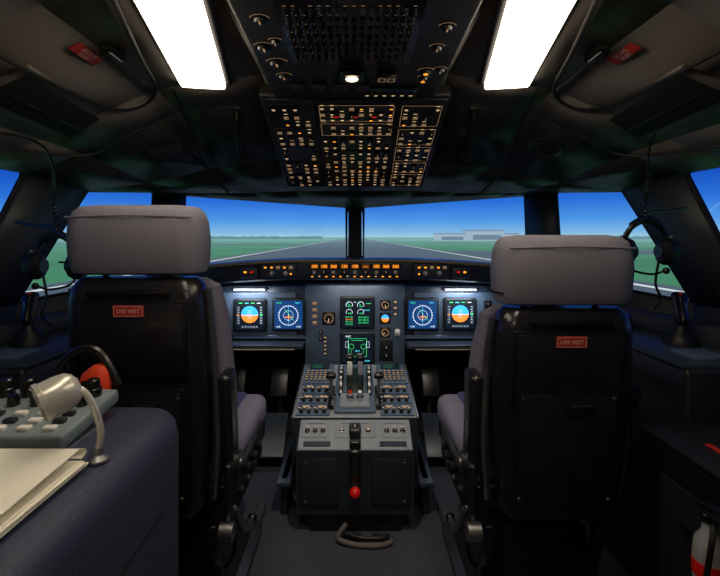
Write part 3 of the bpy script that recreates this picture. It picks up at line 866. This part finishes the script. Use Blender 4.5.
b.box((-.576, .57, .7745), (.368, .14, .0015), PAPER, 0, 1, Matrix.Rotation(math.radians(2.5), 4, 'X'))
b.done()
b = B('gooseneck_lamp')
b.lathe([(.016, 0), (.016, .004), (.009, .010), (.007, .02)], METAL, Matrix.Translation((-.384, .672, .746)))
b.tube([(-.384, .672, .76), (-.380, .672, .79), (-.388, .67, .825), (-.402, .67, .848), (-.418, .67, .856)], .0052, LAMPM, 10)
ax = Vector((-.66, -.68, -.32)).normalized()
M = Matrix.Translation((-.416, .672, .858)) @ ax.to_track_quat('Z', 'Y').to_matrix().to_4x4()
b.lathe([(.010, -.004), (.019, 0), (.025, .008), (.0275, .020), (.0280, .042), (.0300, .043), (.0300, .049), (.0255, .0495), (.0250, .034), (.012, .030)], LAMPM, M, 32)
b.lathe([(.0120, .0305), (.0110, .040), (.005, .043)], WHITE, M, 20)
b.done()
b = B('oxygen_mask')
b.loft([(-.51, .880, .745, .06, .035, .015), (-.51, .880, .785, .065, .036, .018), (-.505, .880, .815, .05, .035, .015), (-.50, .880, .83, .022, .02, .01)], ORNG)
b.box((-.51, .859, .79), (.026, .004, .03), BLACK, .001, 1)
b.tube([(-.57, .885, .75), (-.58, .885, .82), (-.54, .885, .858), (-.50, .885, .85), (-.465, .885, .79)], .008, BLACK, 8)
b.box((-.56, .885, .765), (.05, .03, .04), BLACK, .01, 3)
b.done()

# ------------------------------------------------------------ right rear cabinet and extinguisher
b = B('storage_cabinet')
b.box((.965, .72, .30), (.49, .84, .60), BLACK, .015, 3)
b.box((.965, .72, .603), (.46, .80, .012), DARK, .005, 2)
b.tube([(.724, .31, .605), (.724, 1.13, .605), (1.19, 1.13, .605)], .008, DARK, 8, 1)
for y0 in (.93, .66):
    b.box((.717, y0, .32), (.008, .25, .42), DARK, .004, 2)
    b.box((.708, y0, .46), (.016, .09, .016), BLACK, .005, 2)
b.M = frameM((.7125, .93, .30), (0, -1, 0), (0, 0, 1)); b.text('OXYGEN', 0, 0, .022, CREAMD, .001); b.M = Matrix.Identity(4)
b.box((.95, 1.02, .63), (.16, .12, .05), DARK, .01, 3)
b.box((.80, .96, .610), (.014, .12, .004), RED, .001, 1)
b.done()
b = B('wall_equipment_box')
b.box((1.07, 1.10, .66), (.24, .07, .10), DARK, .01, 3)
b.box((.97, 1.06, .70), (.05, .014, .03), RED, .004, 2)
b.done()
b = B('fire_extinguisher')
M = Matrix.Translation((.672, .855, .29))
b.lathe([(.018, 0), (.025, .006), (.026, .02), (.026, .19), (.023, .215), (.012, .232), (.010, .25)], SILV, M, 24)
b.lathe([(.0264, .05), (.0266, .052), (.0266, .12), (.0264, .122)], WHITE, M, 24)
b.lathe([(.0266, .150), (.0269, .152), (.0269, .175), (.0266, .177)], REDB, M, 24)
b.lathe([(.0266, .125), (.0269, .127), (.0269, .138), (.0266, .140)], BLACK, M, 24)
b.lathe([(.013, .25), (.013, .264), (.008, .270)], BLACK, M)
b.box((.664, .838, .562), (.014, .06, .007), BLACK, .003, 2); b.box((.664, .838, .577), (.014, .07, .006), BLACK, .003, 2, Matrix.Rotation(math.radians(-14), 4, 'X'))
b.box((.705, .855, .40), (.014, .06, .03), METAL, .003, 1); b.box((.690, .855, .29), (.04, .05, .010), METAL, .003, 1)
b.tube([(.672, .84, .55), (.650, .82, .52), (.646, .83, .44)], .005, RUB, 8)
b.done()

# ------------------------------------------------------------ camera
cam = bpy.data.cameras.new('camera'); co = bpy.data.objects.new('camera', cam); sc.collection.objects.link(co)
cam.sensor_width = 36; cam.lens = 22.5; cam.sensor_fit = 'HORIZONTAL'
cam.shift_x = 5/720; cam.shift_y = -51/720
cam.clip_start = .02; cam.clip_end = 20000
co.location = (0, 0, E); co.rotation_euler = (math.radians(90), 0, 0)
sc.camera = co
